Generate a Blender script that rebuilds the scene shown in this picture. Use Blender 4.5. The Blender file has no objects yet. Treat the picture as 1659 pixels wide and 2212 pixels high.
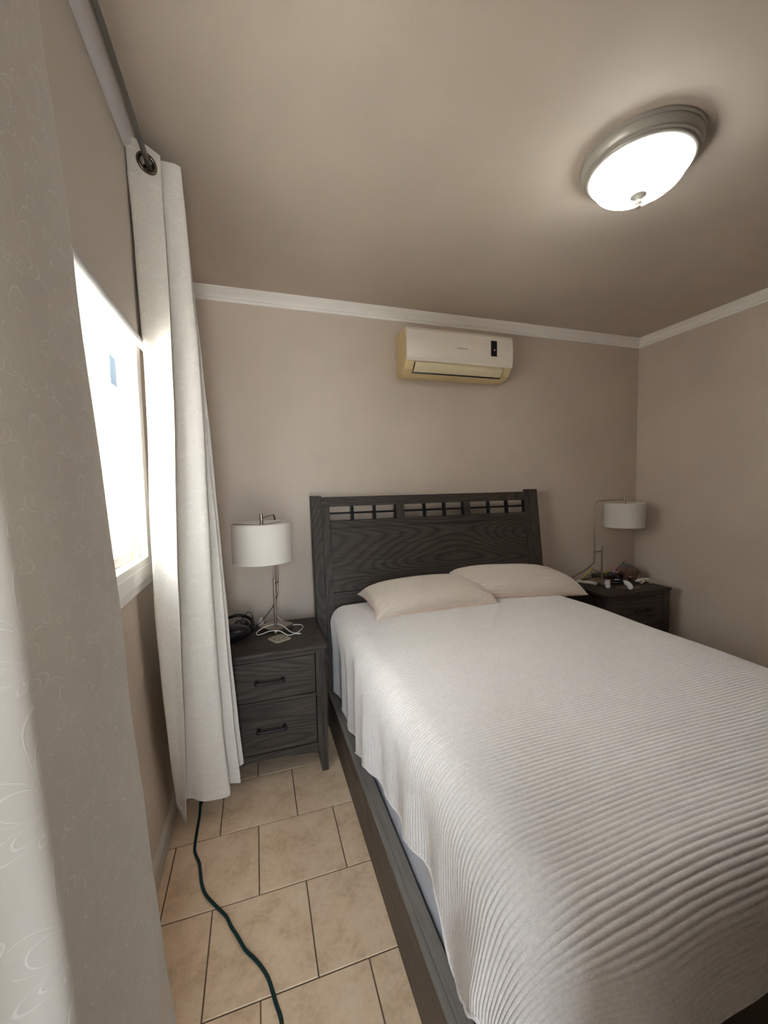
import bpy, bmesh, math, random
import numpy as np
from mathutils import Vector, Matrix, noise
random.seed(7)
S = bpy.context.scene
C = S.collection
PI = math.pi

# ------------------------------------------------------------------ camera
F_PX, YAW, PIT, ROL, CAM_H = 863.3, 0.3103, -0.0660, -0.0202, 1.505
fw = Vector((math.sin(YAW)*math.cos(PIT), math.cos(YAW)*math.cos(PIT), math.sin(PIT)))
r0 = Vector((math.cos(YAW), -math.sin(YAW), 0)); u0 = r0.cross(fw)
rt = math.cos(ROL)*r0 + math.sin(ROL)*u0
up = -math.sin(ROL)*r0 + math.cos(ROL)*u0
cam = bpy.data.cameras.new('camera'); cam.sensor_fit = 'VERTICAL'
cam.sensor_height = 36.0; cam.lens = F_PX*36.0/2212.0; cam.clip_start = .02
co = bpy.data.objects.new('camera', cam); C.objects.link(co)
M = Matrix((rt, up, -fw)).transposed().to_4x4(); M.translation = (0, 0, CAM_H)
co.matrix_world = M
S.camera = co
S.view_settings.view_transform = 'Standard'; S.view_settings.look = 'None'
S.view_settings.gamma = 1; S.view_settings.use_curve_mapping = False
S.view_settings.exposure = 1.2
S.cycles.use_denoising = True
S.cycles.max_bounces = 14; S.cycles.diffuse_bounces = 8; S.cycles.transparent_max_bounces = 16
S.cycles.sample_clamp_indirect = 6

# ------------------------------------------------------------------ sky and sun
W = bpy.data.worlds.new('sky'); S.world = W; W.use_nodes = True
bg = W.node_tree.nodes['Background']
bg.inputs[0].default_value = (.86, .93, 1, 1); bg.inputs[1].default_value = 8.5
sun = bpy.data.lights.new('sun', 'SUN'); sun.energy = 14.0; sun.angle = .02; sun.color = (1, .97, .93)
so = bpy.data.objects.new('sun', sun); C.objects.link(so)
so.rotation_euler = (math.radians(-8), math.radians(12), 0)
# sky portal in the window opening
po = bpy.data.lights.new('window_portal', 'AREA'); po.shape = 'RECTANGLE'; po.size = .86; po.size_y = 1.9
po.cycles.is_portal = True
pob = bpy.data.objects.new('window_portal', po); C.objects.link(pob)
pob.location = (-.56, .79, 1.64); pob.rotation_euler = (0, math.radians(-90), 0)

po2 = po.copy(); po2.size = .7; po2.size_y = 2.36
pob2 = bpy.data.objects.new('window_portal', po2); C.objects.link(pob2)
pob2.location = (-.05, -1.72, 1.24); pob2.rotation_euler = (math.radians(90), 0, 0)

# ------------------------------------------------------------------ materials
def lin(r, g, b):
    f = lambda c: ((c/255+.055)/1.055)**2.4 if c > 10 else c/255/12.92
    return (f(r), f(g), f(b), 1)
def mat(name, col=(128, 128, 128), rough=.6, metal=0., spec=.5):
    m = bpy.data.materials.new(name); m.use_nodes = True
    b = m.node_tree.nodes['Principled BSDF']
    b.inputs['Base Color'].default_value = lin(*col)
    b.inputs['Roughness'].default_value = rough; b.inputs['Metallic'].default_value = metal
    b.inputs['Specular IOR Level'].default_value = spec
    return m
class N:
    """small node helper"""
    def __init__(s, m): s.t = m.node_tree; s.b = s.t.nodes['Principled BSDF']; s.out = s.t.nodes['Material Output']
    def n(s, ty, **k):
        x = s.t.nodes.new(ty)
        for a, v in k.items(): setattr(x, a, v)
        return x
    def l(s, a, b): s.t.links.new(a, b)
    def math(s, op, a, b=None, c=None):
        x = s.n('ShaderNodeMath', operation=op)
        for i, v in enumerate((a, b, c)):
            if v is None: continue
            if isinstance(v, (int, float)): x.inputs[i].default_value = v
            else: s.l(v, x.inputs[i])
        return x.outputs[0]
    def coord(s, kind='Object', scale=(1, 1, 1)):
        tc = s.n('ShaderNodeTexCoord'); mp = s.n('ShaderNodeMapping'); mp.inputs['Scale'].default_value = scale
        s.l(tc.outputs[kind], mp.inputs[0]); return mp.outputs[0]
    def noise(s, vec, scale, detail=2, rough=.5, dist=0):
        x = s.n('ShaderNodeTexNoise'); x.inputs['Scale'].default_value = scale; x.inputs['Detail'].default_value = detail
        x.inputs['Roughness'].default_value = rough; x.inputs['Distortion'].default_value = dist
        if vec is not None: s.l(vec, x.inputs['Vector'])
        return x.outputs[0]
    def ramp(s, fac, stops):
        x = s.n('ShaderNodeValToRGB'); e = x.color_ramp.elements
        while len(e) < len(stops): e.new(.5)
        for el, (p, c) in zip(e, stops): el.position = p; el.color = c if len(c) == 4 else lin(*c)
        s.l(fac, x.inputs[0]); return x.outputs[0]
    def bump(s, h, strength=.2, dist=.01, normal=None):
        x = s.n('ShaderNodeBump'); x.inputs['Strength'].default_value = strength; x.inputs['Distance'].default_value = dist
        s.l(h, x.inputs['Height'])
        if normal is not None: s.l(normal, x.inputs['Normal'])
        return x.outputs[0]

def wall_mat(name, col, k=1.0):
    m = mat(name, col, .62, spec=.3); n = N(m)
    v = n.coord('Object')
    a = n.noise(v, 1.7, 3); c = n.ramp(a, [(.3, tuple(x*.97 for x in col)), (.7, tuple(min(255, x*1.02) for x in col))])
    n.l(c, n.b.inputs['Base Color'])
    n.l(n.bump(n.noise(v, 170, 3, .6), .12*k, .004), n.b.inputs['Normal'])
    return m
M_WALL = wall_mat('taupe_wall_paint', (206, 192, 178))
M_CEIL = wall_mat('taupe_ceiling_paint', (200, 188, 175))
M_TRIM = mat('white_trim_paint', (242, 238, 232), .42)
M_VINYL = mat('white_vinyl', (236, 234, 230), .35)
M_GROUT = mat('brown_grout', (104, 84, 68), .9)
M_STUCCO = mat('cream_stucco', (236, 230, 222), .9)
n_ = N(M_STUCCO); n_.l(n_.bump(n_.noise(n_.coord('Object'), 60, 4), .25, .01), n_.b.inputs['Normal'])
M_CONC = mat('pale_concrete', (222, 214, 206), .9)

def tile_mat():
    m = mat('beige_ceramic', (200, 170, 138), .38, spec=.4); n = N(m)
    oi = n.n('ShaderNodeObjectInfo'); v = n.coord('Object')
    add = n.n('ShaderNodeVectorMath', operation='ADD')
    sc = n.n('ShaderNodeVectorMath', operation='SCALE'); sc.inputs[0].default_value = (7, 13, 3)
    n.l(oi.outputs['Random'], sc.inputs['Scale']); n.l(v, add.inputs[0]); n.l(sc.outputs[0], add.inputs[1])
    a = n.noise(add.outputs[0], 9, 8, .72)
    b = n.noise(add.outputs[0], 60, 4, .6)
    mix = n.math('ADD', n.math('MULTIPLY', a, .75), n.math('MULTIPLY', b, .25))
    c = n.ramp(mix, [(.34, (192, 164, 134)), (.5, (220, 193, 163)), (.66, (230, 206, 179))])
    n.l(c, n.b.inputs['Base Color'])
    n.l(n.bump(b, .06, .004), n.b.inputs['Normal'])
    return m
M_TILE = tile_mat()

def wood_mat(name, axis, dark=(38, 33, 29), mid=(60, 53, 47), light=(82, 74, 66)):
    m = mat(name, mid, .55, spec=.35); n = N(m)
    oi = n.n('ShaderNodeObjectInfo')
    s = [1, 1, 1]; s[axis] = .16
    v = n.coord('Object', tuple(s))
    off = n.n('ShaderNodeVectorMath', operation='SCALE'); off.inputs[0].default_value = (3.1, 5.3, 2.7)
    n.l(oi.outputs['Random'], off.inputs['Scale'])
    add = n.n('ShaderNodeVectorMath', operation='ADD'); n.l(v, add.inputs[0]); n.l(off.outputs[0], add.inputs[1])
    low = n.noise(add.outputs[0], 3.2, 1.2, .45)
    rings = n.math('FRACT', n.math('MULTIPLY', low, 34))
    line = n.math('POWER', n.math('ABSOLUTE', n.math('SUBTRACT', n.math('MULTIPLY', rings, 2), 1)), 2.2)
    s2 = [1, 1, 1]; s2[axis] = .03
    v2 = n.coord('Object', tuple(s2))
    fine = n.noise(v2, 190, 3, .65)
    mix = n.math('ADD', n.math('MULTIPLY', line, .30), n.math('MULTIPLY', fine, .85))
    c = n.ramp(mix, [(.22, light), (.5, mid), (.82, dark)])
    n.l(c, n.b.inputs['Base Color'])
    n.l(n.bump(mix, .25, -.002), n.b.inputs['Normal'])
    return m
M_WOODX = wood_mat('charcoal_oak_x', 0); M_WOODY = wood_mat('charcoal_oak_y', 1); M_WOODZ = wood_mat('charcoal_oak_z', 2)
M_LEDGE = mat('grey_oak_ledge', (124, 118, 110), .5); n_ = N(M_LEDGE); v_ = n_.noise(n_.coord('Object', (1, .05, 1)), 120, 3, .6)
n_.l(n_.ramp(v_, [(.3, (112, 107, 100)), (.7, (132, 126, 118))]), n_.b.inputs['Base Color'])
M_RAIL = wood_mat('brown_oak_rail', 1, (60, 52, 45), (94, 82, 71), (120, 106, 93))
M_BLACK = mat('black_metal', (18, 18, 20), .4, .3)
M_VOID = mat('black_wood_inside', (12, 11, 11), .8)
M_NICKEL = mat('brushed_nickel', (168, 156, 144), .32, 1.0)
M_ROD = mat('dark_pewter', (112, 110, 104), .42, .35)
M_PEWTER = mat('dark_nickel_ring', (120, 112, 102), .25, 1.0)
M_SHEET = mat('white_sheet', (226, 228, 238), .85)
M_STITCH = mat('white_thread', (232, 228, 222), .8)

def fabric_bump(m, scale=900, st=.15):
    n = N(m); n.l(n.bump(n.noise(n.coord('Object'), scale, 2), st, .002), n.b.inputs['Normal']); return m
def quilt_mat(name, col):
    m = mat(name, col, .95, spec=.1); n = N(m); v = n.coord('Object')
    a = n.noise(v, 110, 5, .75); b = n.noise(v, 420, 3, .7)
    mix = n.math('ADD', n.math('MULTIPLY', a, .5), n.math('MULTIPLY', b, .5))
    n.l(n.ramp(mix, [(.3, tuple(x*.87 for x in col)), (.62, col)]), n.b.inputs['Base Color'])
    n.l(n.bump(mix, .5, .003), n.b.inputs['Normal'])
    n.b.inputs['Sheen Weight'].default_value = .25
    return m
M_QUILT = quilt_mat('ribbed_offwhite_knit', (236, 232, 231))
M_PILLOW = quilt_mat('ribbed_cream_knit', (226, 214, 203))
M_PUNDER = fabric_bump(mat('blush_cotton', (226, 208, 196), .9, spec=.1), 500, .1)
M_BLIND = fabric_bump(mat('grey_blackout_cloth', (214, 207, 198), .85, spec=.2), 700, .12)
M_FASCIA = mat('pale_grey_fascia', (214, 212, 216), .5)
M_BAR = mat('grey_hem_bar', (196, 198, 200), .4)

def curtain_mat():
    m = mat('white_jacquard_cloth', (232, 228, 222), .8, spec=.2); n = N(m)
    uv = n.n('ShaderNodeUVMap'); uv.uv_map = 'UVMap'
    sx = n.n('ShaderNodeSeparateXYZ'); n.l(uv.outputs[0], sx.inputs[0])
    w = n.noise(uv.outputs[0], 5, 2)
    u = n.math('ADD', n.math('DIVIDE', sx.outputs[0], .12), n.math('MULTIPLY', w, .5)); vv0 = n.math('DIVIDE', sx.outputs[1], .15)
    col = n.math('FLOOR', u)
    vv = n.math('ADD', vv0, n.math('ADD', n.math('MULTIPLY', col, .5), n.math('MULTIPLY', w, .35)))
    px = n.math('MULTIPLY', n.math('SUBTRACT', n.math('FRACT', u), .5), .12)
    py = n.math('MULTIPLY', n.math('SUBTRACT', n.math('FRACT', vv), .2), .15)
    r = n.math('SQRT', n.math('ADD', n.math('MULTIPLY', px, px), n.math('MULTIPLY', py, py)))
    th = n.math('ARCTAN2', px, py)
    c = n.math('POWER', n.math('ABSOLUTE', n.math('COSINE', n.math('MULTIPLY', th, 3.5))), .55)
    R = n.math('MULTIPLY', c, n.math('ADD', .03, n.math('MULTIPLY', n.math('ADD', n.math('COSINE', th), 1), .034)))
    def line(rad, wd):
        d = n.math('ABSOLUTE', n.math('SUBTRACT', r, rad))
        x = n.n('ShaderNodeMapRange', interpolation_type='SMOOTHSTEP')
        x.inputs['From Min'].default_value = wd; x.inputs['From Max'].default_value = wd*2.2
        x.inputs['To Min'].default_value = 1; x.inputs['To Max'].default_value = 0
        n.l(d, x.inputs['Value']); return x.outputs[0]
    L = n.math('MAXIMUM', line(R, .0011), line(n.math('MULTIPLY', R, .72), .0009))
    cr = n.ramp(L, [(0, (222, 217, 210)), (1, (236, 233, 227))])
    n.l(cr, n.b.inputs['Base Color'])
    weave = n.noise(uv.outputs[0], 1600, 2)
    nb = n.bump(n.math('ADD', L, n.math('MULTIPLY', weave, .35)), .30, .0016); n.l(nb, n.b.inputs['Normal'])
    tr = n.n('ShaderNodeBsdfTranslucent'); tr.inputs[0].default_value = lin(226, 216, 200)
    mx = n.n('ShaderNodeMixShader'); mx.inputs[0].default_value = .010
    n.l(n.b.outputs[0], mx.inputs[1]); n.l(tr.outputs[0], mx.inputs[2]); n.l(mx.outputs[0], n.out.inputs[0])
    return m
M_CURT = curtain_mat()

def glass_mat():
    m = mat('window_glass', (255, 255, 255), .05); n = N(m)
    t = n.n('ShaderNodeBsdfTransparent'); t.inputs[0].default_value = (.93, .95, .95, 1)
    g = n.n('ShaderNodeBsdfGlossy'); g.inputs['Roughness'].default_value = .02
    fr = n.n('ShaderNodeFresnel'); fr.inputs[0].default_value = 1.45
    mx = n.n('ShaderNodeMixShader'); n.l(n.math('MULTIPLY', fr.outputs[0], .6), mx.inputs[0])
    n.l(t.outputs[0], mx.inputs[1]); n.l(g.outputs[0], mx.inputs[2]); n.l(mx.outputs[0], n.out.inputs[0])
    return m
M_GLASS = glass_mat()
def shade_mat():
    m = mat('white_linen_shade', (236, 232, 226), .85, spec=.15); n = N(m)
    n.l(n.bump(n.noise(n.coord('Object'), 500, 2), .15, .002), n.b.inputs['Normal'])
    tr = n.n('ShaderNodeBsdfTranslucent'); tr.inputs[0].default_value = lin(228, 218, 205)
    mx = n.n('ShaderNodeMixShader'); mx.inputs[0].default_value = .3
    n.l(n.b.outputs[0], mx.inputs[1]); n.l(tr.outputs[0], mx.inputs[2]); n.l(mx.outputs[0], n.out.inputs[0])
    return m
M_SHADE = shade_mat()
def bowl_mat():
    m = mat('frosted_lit_glass', (236, 240, 232), .3); n = N(m)
    tr = n.n('ShaderNodeBsdfTranslucent'); tr.inputs[0].default_value = lin(246, 248, 240)
    mx = n.n('ShaderNodeMixShader'); mx.inputs[0].default_value = .6
    n.l(n.b.outputs[0], mx.inputs[1]); n.l(tr.outputs[0], mx.inputs[2])
    em = n.n('ShaderNodeEmission'); em.inputs[0].default_value = (.96, .98, 1, 1); em.inputs[1].default_value = 5.5
    ad = n.n('ShaderNodeAddShader'); n.l(mx.outputs[0], ad.inputs[0]); n.l(em.outputs[0], ad.inputs[1])
    n.l(ad.outputs[0], n.out.inputs[0])
    return m
M_BOWL = bowl_mat()
M_PAN = mat('brushed_pewter_pan', (176, 173, 164), .4, .25)
M_ACW = mat('white_glossy_plastic', (226, 216, 202), .25)
M_ACY = mat('aged_yellow_plastic', (222, 200, 150), .4)
M_ACV = mat('cream_plastic', (226, 212, 178), .38)
M_PLBLK = mat('black_plastic', (16, 15, 16), .3)
M_INK = mat('grey_ink', (88, 80, 72), .6)

# ------------------------------------------------------------------ object helpers
def link(o): C.objects.link(o); return o
def clean(name): return name
class T:
    """a thing: an Empty at its base, parts are built in world coordinates"""
    def __init__(s, name, label, cat, loc, group=None, kind=None):
        s.o = link(bpy.data.objects.new(name, None)); s.o.location = loc; s.loc = Vector(loc)
        s.o.empty_display_size = .05
        if label: s.o['label'] = label
        if cat: s.o['category'] = cat
        if group: s.o['group'] = group
        if kind: s.o['kind'] = kind
    def part(s, name, bm, m, parent=None, smooth=False, bevel=0, label=None, seg=2):
        bmesh.ops.translate(bm, verts=bm.verts, vec=-s.loc)
        o = mesh(name, bm, m, smooth, bevel, seg)
        o.parent = parent or s.o
        if label: o['label'] = label
        return o
def mesh(name, bm, m, smooth=False, bevel=0, seg=2):
    me = bpy.data.meshes.new(name); bmesh.ops.recalc_face_normals(bm, faces=bm.faces); bm.to_mesh(me); bm.free()
    if m is not None: me.materials.append(m)
    if smooth:
        me.polygons.foreach_set('use_smooth', [True]*len(me.polygons))
    o = link(bpy.data.objects.new(name, me))
    if bevel:
        b = o.modifiers.new('bevel', 'BEVEL'); b.width = bevel; b.segments = seg; b.limit_method = 'ANGLE'
        b.angle_limit = math.radians(40)
    if smooth and not bevel:
        try: me.set_sharp_from_angle(angle=math.radians(50))
        except Exception: pass
    return o
def solo(name, bm, m, label, cat, base=None, group=None, kind=None, **k):
    """a thing of one mesh, origin at its base"""
    cs = [v.co for v in bm.verts]
    lo = Vector((min(c.x for c in cs), min(c.y for c in cs), min(c.z for c in cs))); hi = Vector((max(c.x for c in cs), max(c.y for c in cs), max(c.z for c in cs)))
    base = Vector(base) if base else Vector(((lo.x+hi.x)/2, (lo.y+hi.y)/2, lo.z))
    bmesh.ops.translate(bm, verts=bm.verts, vec=-base)
    o = mesh(name, bm, m, **k); o.location = base
    if label: o['label'] = label
    if cat: o['category'] = cat
    if group: o['group'] = group
    if kind: o['kind'] = kind
    return o
def struct(name, bm, m, **k):
    o = mesh(name, bm, m, **k); o['kind'] = 'structure'; return o
def B(): return bmesh.new()
def box(bm, x0, x1, y0, y1, z0, z1):
    v = [bm.verts.new((x, y, z)) for x in (x0, x1) for y in (y0, y1) for z in (z0, z1)]
    for f in ((0, 1, 3, 2), (4, 6, 7, 5), (0, 4, 5, 1), (2, 3, 7, 6), (0, 2, 6, 4), (1, 5, 7, 3)):
        bm.faces.new([v[i] for i in f])
    return v
def boxb(*a): b = B(); box(b, *a); return b
def prism(bm, poly, axis, a, b):
    """poly: 2-D points in the two other axes (cyclic order x,y,z without axis)"""
    def mk(p, t):
        q = list(p); q.insert(axis, t); return bm.verts.new(q)
    A = [mk(p, a) for p in poly]; Bv = [mk(p, b) for p in poly]; n = len(poly)
    bm.faces.new(A); bm.faces.new(Bv[::-1])
    for i in range(n): bm.faces.new((A[i], Bv[i], Bv[(i+1) % n], A[(i+1) % n]))
def tube(bm, pts, r, n=8, cap=True):
    pts = [Vector(p) for p in pts]; rings = []
    rr = r if isinstance(r, (list, tuple)) else [r]*len(pts)
    t0 = (pts[1]-pts[0]).normalized(); ref = Vector((0, 0, 1)) if abs(t0.z) < .9 else Vector((1, 0, 0))
    nrm = (ref - t0*ref.dot(t0)).normalized()
    for i, p in enumerate(pts):
        if i == 0: t = pts[1]-pts[0]
        elif i == len(pts)-1: t = pts[-1]-pts[-2]
        else: t = (pts[i+1]-pts[i]).normalized() + (pts[i]-pts[i-1]).normalized()
        if t.length < 1e-9: t = t0
        t.normalize(); nrm = (nrm - t*nrm.dot(t)).normalized(); bi = t.cross(nrm)
        rings.append([bm.verts.new(p + rr[i]*(math.cos(2*PI*k/n)*nrm + math.sin(2*PI*k/n)*bi)) for k in range(n)])
    for a, b in zip(rings, rings[1:]):
        for k in range(n): bm.faces.new((a[k], a[(k+1) % n], b[(k+1) % n], b[k]))
    if cap: bm.faces.new(rings[0][::-1]); bm.faces.new(rings[-1])
def spline(pts, per=8):
    P = [Vector(p) for p in pts]; P = [2*P[0]-P[1]] + P + [2*P[-1]-P[-2]]; out = []
    for i in range(1, len(P)-2):
        for k in range(per):
            t = k/per; a, b, c, d = P[i-1], P[i], P[i+1], P[i+2]
            out.append(.5*((2*b) + (c-a)*t + (2*a-5*b+4*c-d)*t*t + (3*b-a-3*c+d)*t**3))
    out.append(P[-2]); return out
def lathe(bm, prof, cx, cy, n=48, mod=None):
    rings = []
    for r, z in prof:
        if r < 1e-6: rings.append([bm.verts.new((cx, cy, z))]); continue
        ring = []
        for k in range(n):
            a = 2*PI*k/n; q = r*(mod(a, r, z) if mod else 1)
            ring.append(bm.verts.new((cx+q*math.cos(a), cy+q*math.sin(a), z)))
        rings.append(ring)
    for a, b in zip(rings, rings[1:]):
        if len(a) == 1 and len(b) == 1: continue
        for k in range(n):
            k2 = (k+1) % n
            if len(a) == 1: bm.faces.new((a[0], b[k], b[k2]))
            elif len(b) == 1: bm.faces.new((a[k], a[k2], b[0]))
            else: bm.faces.new((a[k], a[k2], b[k2], b[k]))
def ellip(bm, c, r, rot=None, u=14, v=10):
    m = Matrix.Translation(c) @ (rot.to_4x4() if rot else Matrix()) @ Matrix.Diagonal((*r, 1))
    bmesh.ops.create_uvsphere(bm, u_segments=u, v_segments=v, radius=1, matrix=m)
def ring(bm, c, nrm, R, r, n=28, k=8):
    nrm = Vector(nrm).normalized(); a = nrm.orthogonal().normalized(); b = nrm.cross(a); c = Vector(c)
    pts = [c + R*(math.cos(2*PI*i/n)*a + math.sin(2*PI*i/n)*b) for i in range(n)]
    rings = [[bm.verts.new(p + r*(math.cos(2*PI*j/k)*(p-c).normalized() + math.sin(2*PI*j/k)*nrm)) for j in range(k)] for p in pts]
    for i in range(n):
        A, Bq = rings[i], rings[(i+1) % n]
        for j in range(k): bm.faces.new((A[j], A[(j+1) % k], Bq[(j+1) % k], Bq[j]))
def dup(o, name=None):
    c = link(o.copy())
    for ch in list(o.children):
        d = dup(ch); d.parent = c
    return c
def grid_mesh(name, V, m, uv=None, kill=None, parent=None, closed=False):
    """V: (rows, cols, 3) array"""
    R, Cn, _ = V.shape
    idx = np.arange(R*Cn).reshape(R, Cn)
    q = np.stack([idx[:-1, :-1], idx[:-1, 1:], idx[1:, 1:], idx[1:, :-1]], -1).reshape(-1, 4)
    flat = V.reshape(-1, 3)
    if kill is not None:
        cen = flat[q].mean(1); q = q[~kill(cen)]
    me = bpy.data.meshes.new(name)
    me.from_pydata(flat.tolist(), [], q.tolist())
    if uv is not None:
        ul = me.uv_layers.new(name='UVMap'); li = q.reshape(-1)
        ul.data.foreach_set('uv', uv.reshape(-1, 2)[li].astype(np.float32).reshape(-1))
    me.materials.append(m)
    me.polygons.foreach_set('use_smooth', [True]*len(me.polygons)); me.update()
    o = link(bpy.data.objects.new(name, me))
    if parent: o.parent = parent
    return o

# ================================================================== the setting
XL, XR, YB, YF, H = -.42, 3.184, 2.67, -1.6, 2.70
TH = .14
# window opening in the left wall
WY0, WY1, WZ0, WZ1 = -.15, 1.775, 1.16, 2.56
b = B()
box(b, XL-TH, XL, YF-.1, WY0, 0, H); box(b, XL-TH, XL, WY1, YB+.1, 0, H)
box(b, XL-TH, XL, WY0, WY1, 0, WZ0); box(b, XL-TH, XL, WY0, WY1, WZ1, H)
struct('wall_left', b, M_WALL)
struct('wall_back', boxb(XL, XR, YB, YB+.1, 0, H), M_WALL)
struct('wall_right', boxb(XR, XR+.1, YF-.1, YB+.1, 0, H), M_WALL)
# unseen nook: dark block added to shade the bed foot, window added as fill
RX0, RX1, RZ0, RZ1 = -.38, .22, .08, 2.40
b = B(); box(b, XL, RX0, YF-.1, YF, 0, H); box(b, RX1, XR, YF-.1, YF, 0, H); box(b, RX0, RX1, YF-.1, YF, 0, RZ0); box(b, RX0, RX1, YF-.1, YF, RZ1, H)
struct('wall_front', b, M_WALL)
struct('wall_light_block', boxb(.26, XR, YF, -.15, 0, H), wall_mat('dark_light_block_paint', (96, 82, 70)))  # added block; its dark colour also cuts bounce onto the bed foot
struct('ceiling', boxb(XL-TH, XR+.1, YF-.1, YB+.1, H, H+.12), M_CEIL)
fl = struct('floor', boxb(XL-TH, XR+.1, YF-.1, YB+.1, -.12, -.0035), M_GROUT)
# tiles: offset rows, each tile a piece of the floor
TW, TD, GAP = .3325, .3209, .0042
cache = {}
def tile_mesh(w, d):
    k = (round(w, 4), round(d, 4))
    if k not in cache:
        bm = boxb(0, w, 0, d, -.010, 0)
        bmesh.ops.bevel(bm, geom=[e for e in bm.edges if all(v.co.z > -.001 for v in e.verts)], offset=.0016, segments=1, affect='EDGES')
        me = bpy.data.meshes.new('tile'); bm.to_mesh(me); bm.free(); me.materials.append(M_TILE); cache[k] = me
    return cache[k]
row0 = 1.149
j0 = int(math.floor((YF-row0)/TD))
for j in range(j0, 6):
    ya, yb = row0+j*TD+GAP/2, row0+(j+1)*TD-GAP/2
    ya, yb = max(ya, YF+.001), min(yb, YB-.001)
    if yb-ya < .01: continue
    xo = .128 if j % 2 == 0 else -.044
    i0 = int(math.floor((XL-xo)/TW))
    for i in range(i0, i0+14):
        xa, xb = xo+i*TW+GAP/2, xo+(i+1)*TW-GAP/2
        xa, xb = max(xa, XL+.001), min(xb, XR-.001)
        if xb-xa < .01 or (xa > .26 and yb < -.15): continue
        o = link(bpy.data.objects.new('tile', tile_mesh(xb-xa, yb-ya))); o.location = (xa, ya, 0); o.parent = fl
        o.rotation_euler = (random.uniform(-.0012, .0012), random.uniform(-.0012, .0012), 0)
# baseboards
def base_prof(bm, side):
    P = [(0, 0), (.015, 0), (.015, .082), (.011, .094), (.006, .100), (0, .102)]
    if side == 'left': prism(bm, [(XL+d, z) for d, z in P], 1, YF, YB)
    if side == 'back': prism(bm, [(YB-d, z) for d, z in P], 0, XL+.015, XR-.015)
    if side == 'right': prism(bm, [(XR-d, z) for d, z in P], 1, YF, YB)
M_BASE = wall_mat('baseboard_paint', (196, 186, 174), .3)
for s in ('left', 'back', 'right'):
    b = B(); base_prof(b, s); struct('baseboard_'+s, b, M_BASE)
# crown moulding
CP = [(0, 2.633), (.012, 2.633), (.014, 2.642), (.012, 2.644), (.012, 2.648), (.020, 2.650), (.026, 2.662), (.040, 2.676), (.046, 2.679), (.046, 2.682), (.042, 2.683), (.050, 2.689), (.053, 2.690), (.053, 2.693), (.062, 2.694), (.062, 2.6995), (0, 2.6995)]
b = B(); prism(b, [(YB-d, z) for d, z in CP], 0, XL, XR); struct('trim_1', b, M_TRIM)
b = B(); prism(b, [(XR-d, z) for d, z in CP], 1, YF, YB); struct('trim_2', b, M_TRIM)
b = B(); prism(b, [(XL+d, z) for d, z in CP], 1, 1.95, YB); struct('trim_3', b, M_TRIM)

# ---- outside: a neighbouring wall across a narrow yard
struct('wall_outside', boxb(-4.5, -4.2, -8, 34, -.3, 6.6), M_STUCCO)
M_GREYB = mat('warm_grey_render', (70, 66, 63), .9)
struct('house_outside', boxb(-4.19, -2.2, 5.0, 34, -.149, 4.05), M_GREYB)
struct('ground_outside', boxb(-4.2, XL-TH, -8, 34, -.4, -.15), M_CONC)

# ---- window 1
w1 = T('window_1', None, None, (XL, (WY0+WY1)/2, WZ0), kind='structure')
def rect_frame(x0, x1, y0, y1, z0, z1, t, tb=None):
    tb = tb or t; b = B()
    box(b, x0, x1, y0, y1, z0, z0+tb); box(b, x0, x1, y0, y1, z1-t, z1)
    box(b, x0, x1, y0, y0+t, z0+tb, z1-t); box(b, x0, x1, y1-t, y1, z0+tb, z1-t); return b
fr = w1.part('window_frame', rect_frame(-.50, -.40, WY0, WY1, 1.1725, WZ1, .05, .0795), M_VINYL, bevel=.002)
w1.part('frame_lip', boxb(-.4005, -.3985, WY0+.004, WY1-.004, 1.176, 1.226), M_VINYL, parent=fr, bevel=.0008)
w1.part('lower_trim', boxb(-.418, -.4065, WY0-.01, WY1+.012, 1.142, 1.1725), M_VINYL, bevel=.002)
GY1 = WY1-.05
def sash(x0, x1, y0, y1):
    s = w1.part('window_sash', rect_frame(x0, x1, y0, y1, 1.252, WZ1-.05, .034), M_VINYL, bevel=.002)
    w1.part('pane', boxb((x0+x1)/2-.002, (x0+x1)/2+.002, y0+.034, y1-.034, 1.286, WZ1-.084), M_GLASS, parent=s)
    return s
sash(-.462, -.440, 1.135, GY1-.012)
s2 = sash(-.492, -.470, WY0+.05, 1.175)
w1.part('jamb_channel', boxb(-.47, -.428, GY1-.006, GY1, 1.252, WZ1-.05), M_VINYL)
M_STICK = mat('pale_blue_sticker', (120, 146, 172), .5)
w1.part('sticker', boxb(-.4485, -.4478, 1.585, 1.648, 1.868, 1.965), M_STICK, label='pale blue sticker on the glass')

w2 = T('rear_fill_window', None, None, ((RX0+RX1)/2, YF, RZ0), kind='structure')  # unseen window added for fill light from behind the camera
b = B()
for a in ((RX0, RX0+.04, RZ0, RZ1), (RX1-.04, RX1, RZ0, RZ1), (RX0+.04, RX1-.04, RZ0, RZ0+.04), (RX0+.04, RX1-.04, RZ1-.04, RZ1)): box(b, a[0], a[1], YF-.07, YF-.02, a[2], a[3])
w2.part('window_frame', b, M_VINYL)
w2.part('pane', boxb(RX0+.04, RX1-.04, YF-.047, YF-.043, RZ0+.04, RZ1-.04), M_GLASS)
struct('ground_outside', boxb(XL-TH, 6, -12, YF-.1, -.4, -.15), M_CONC)

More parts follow.
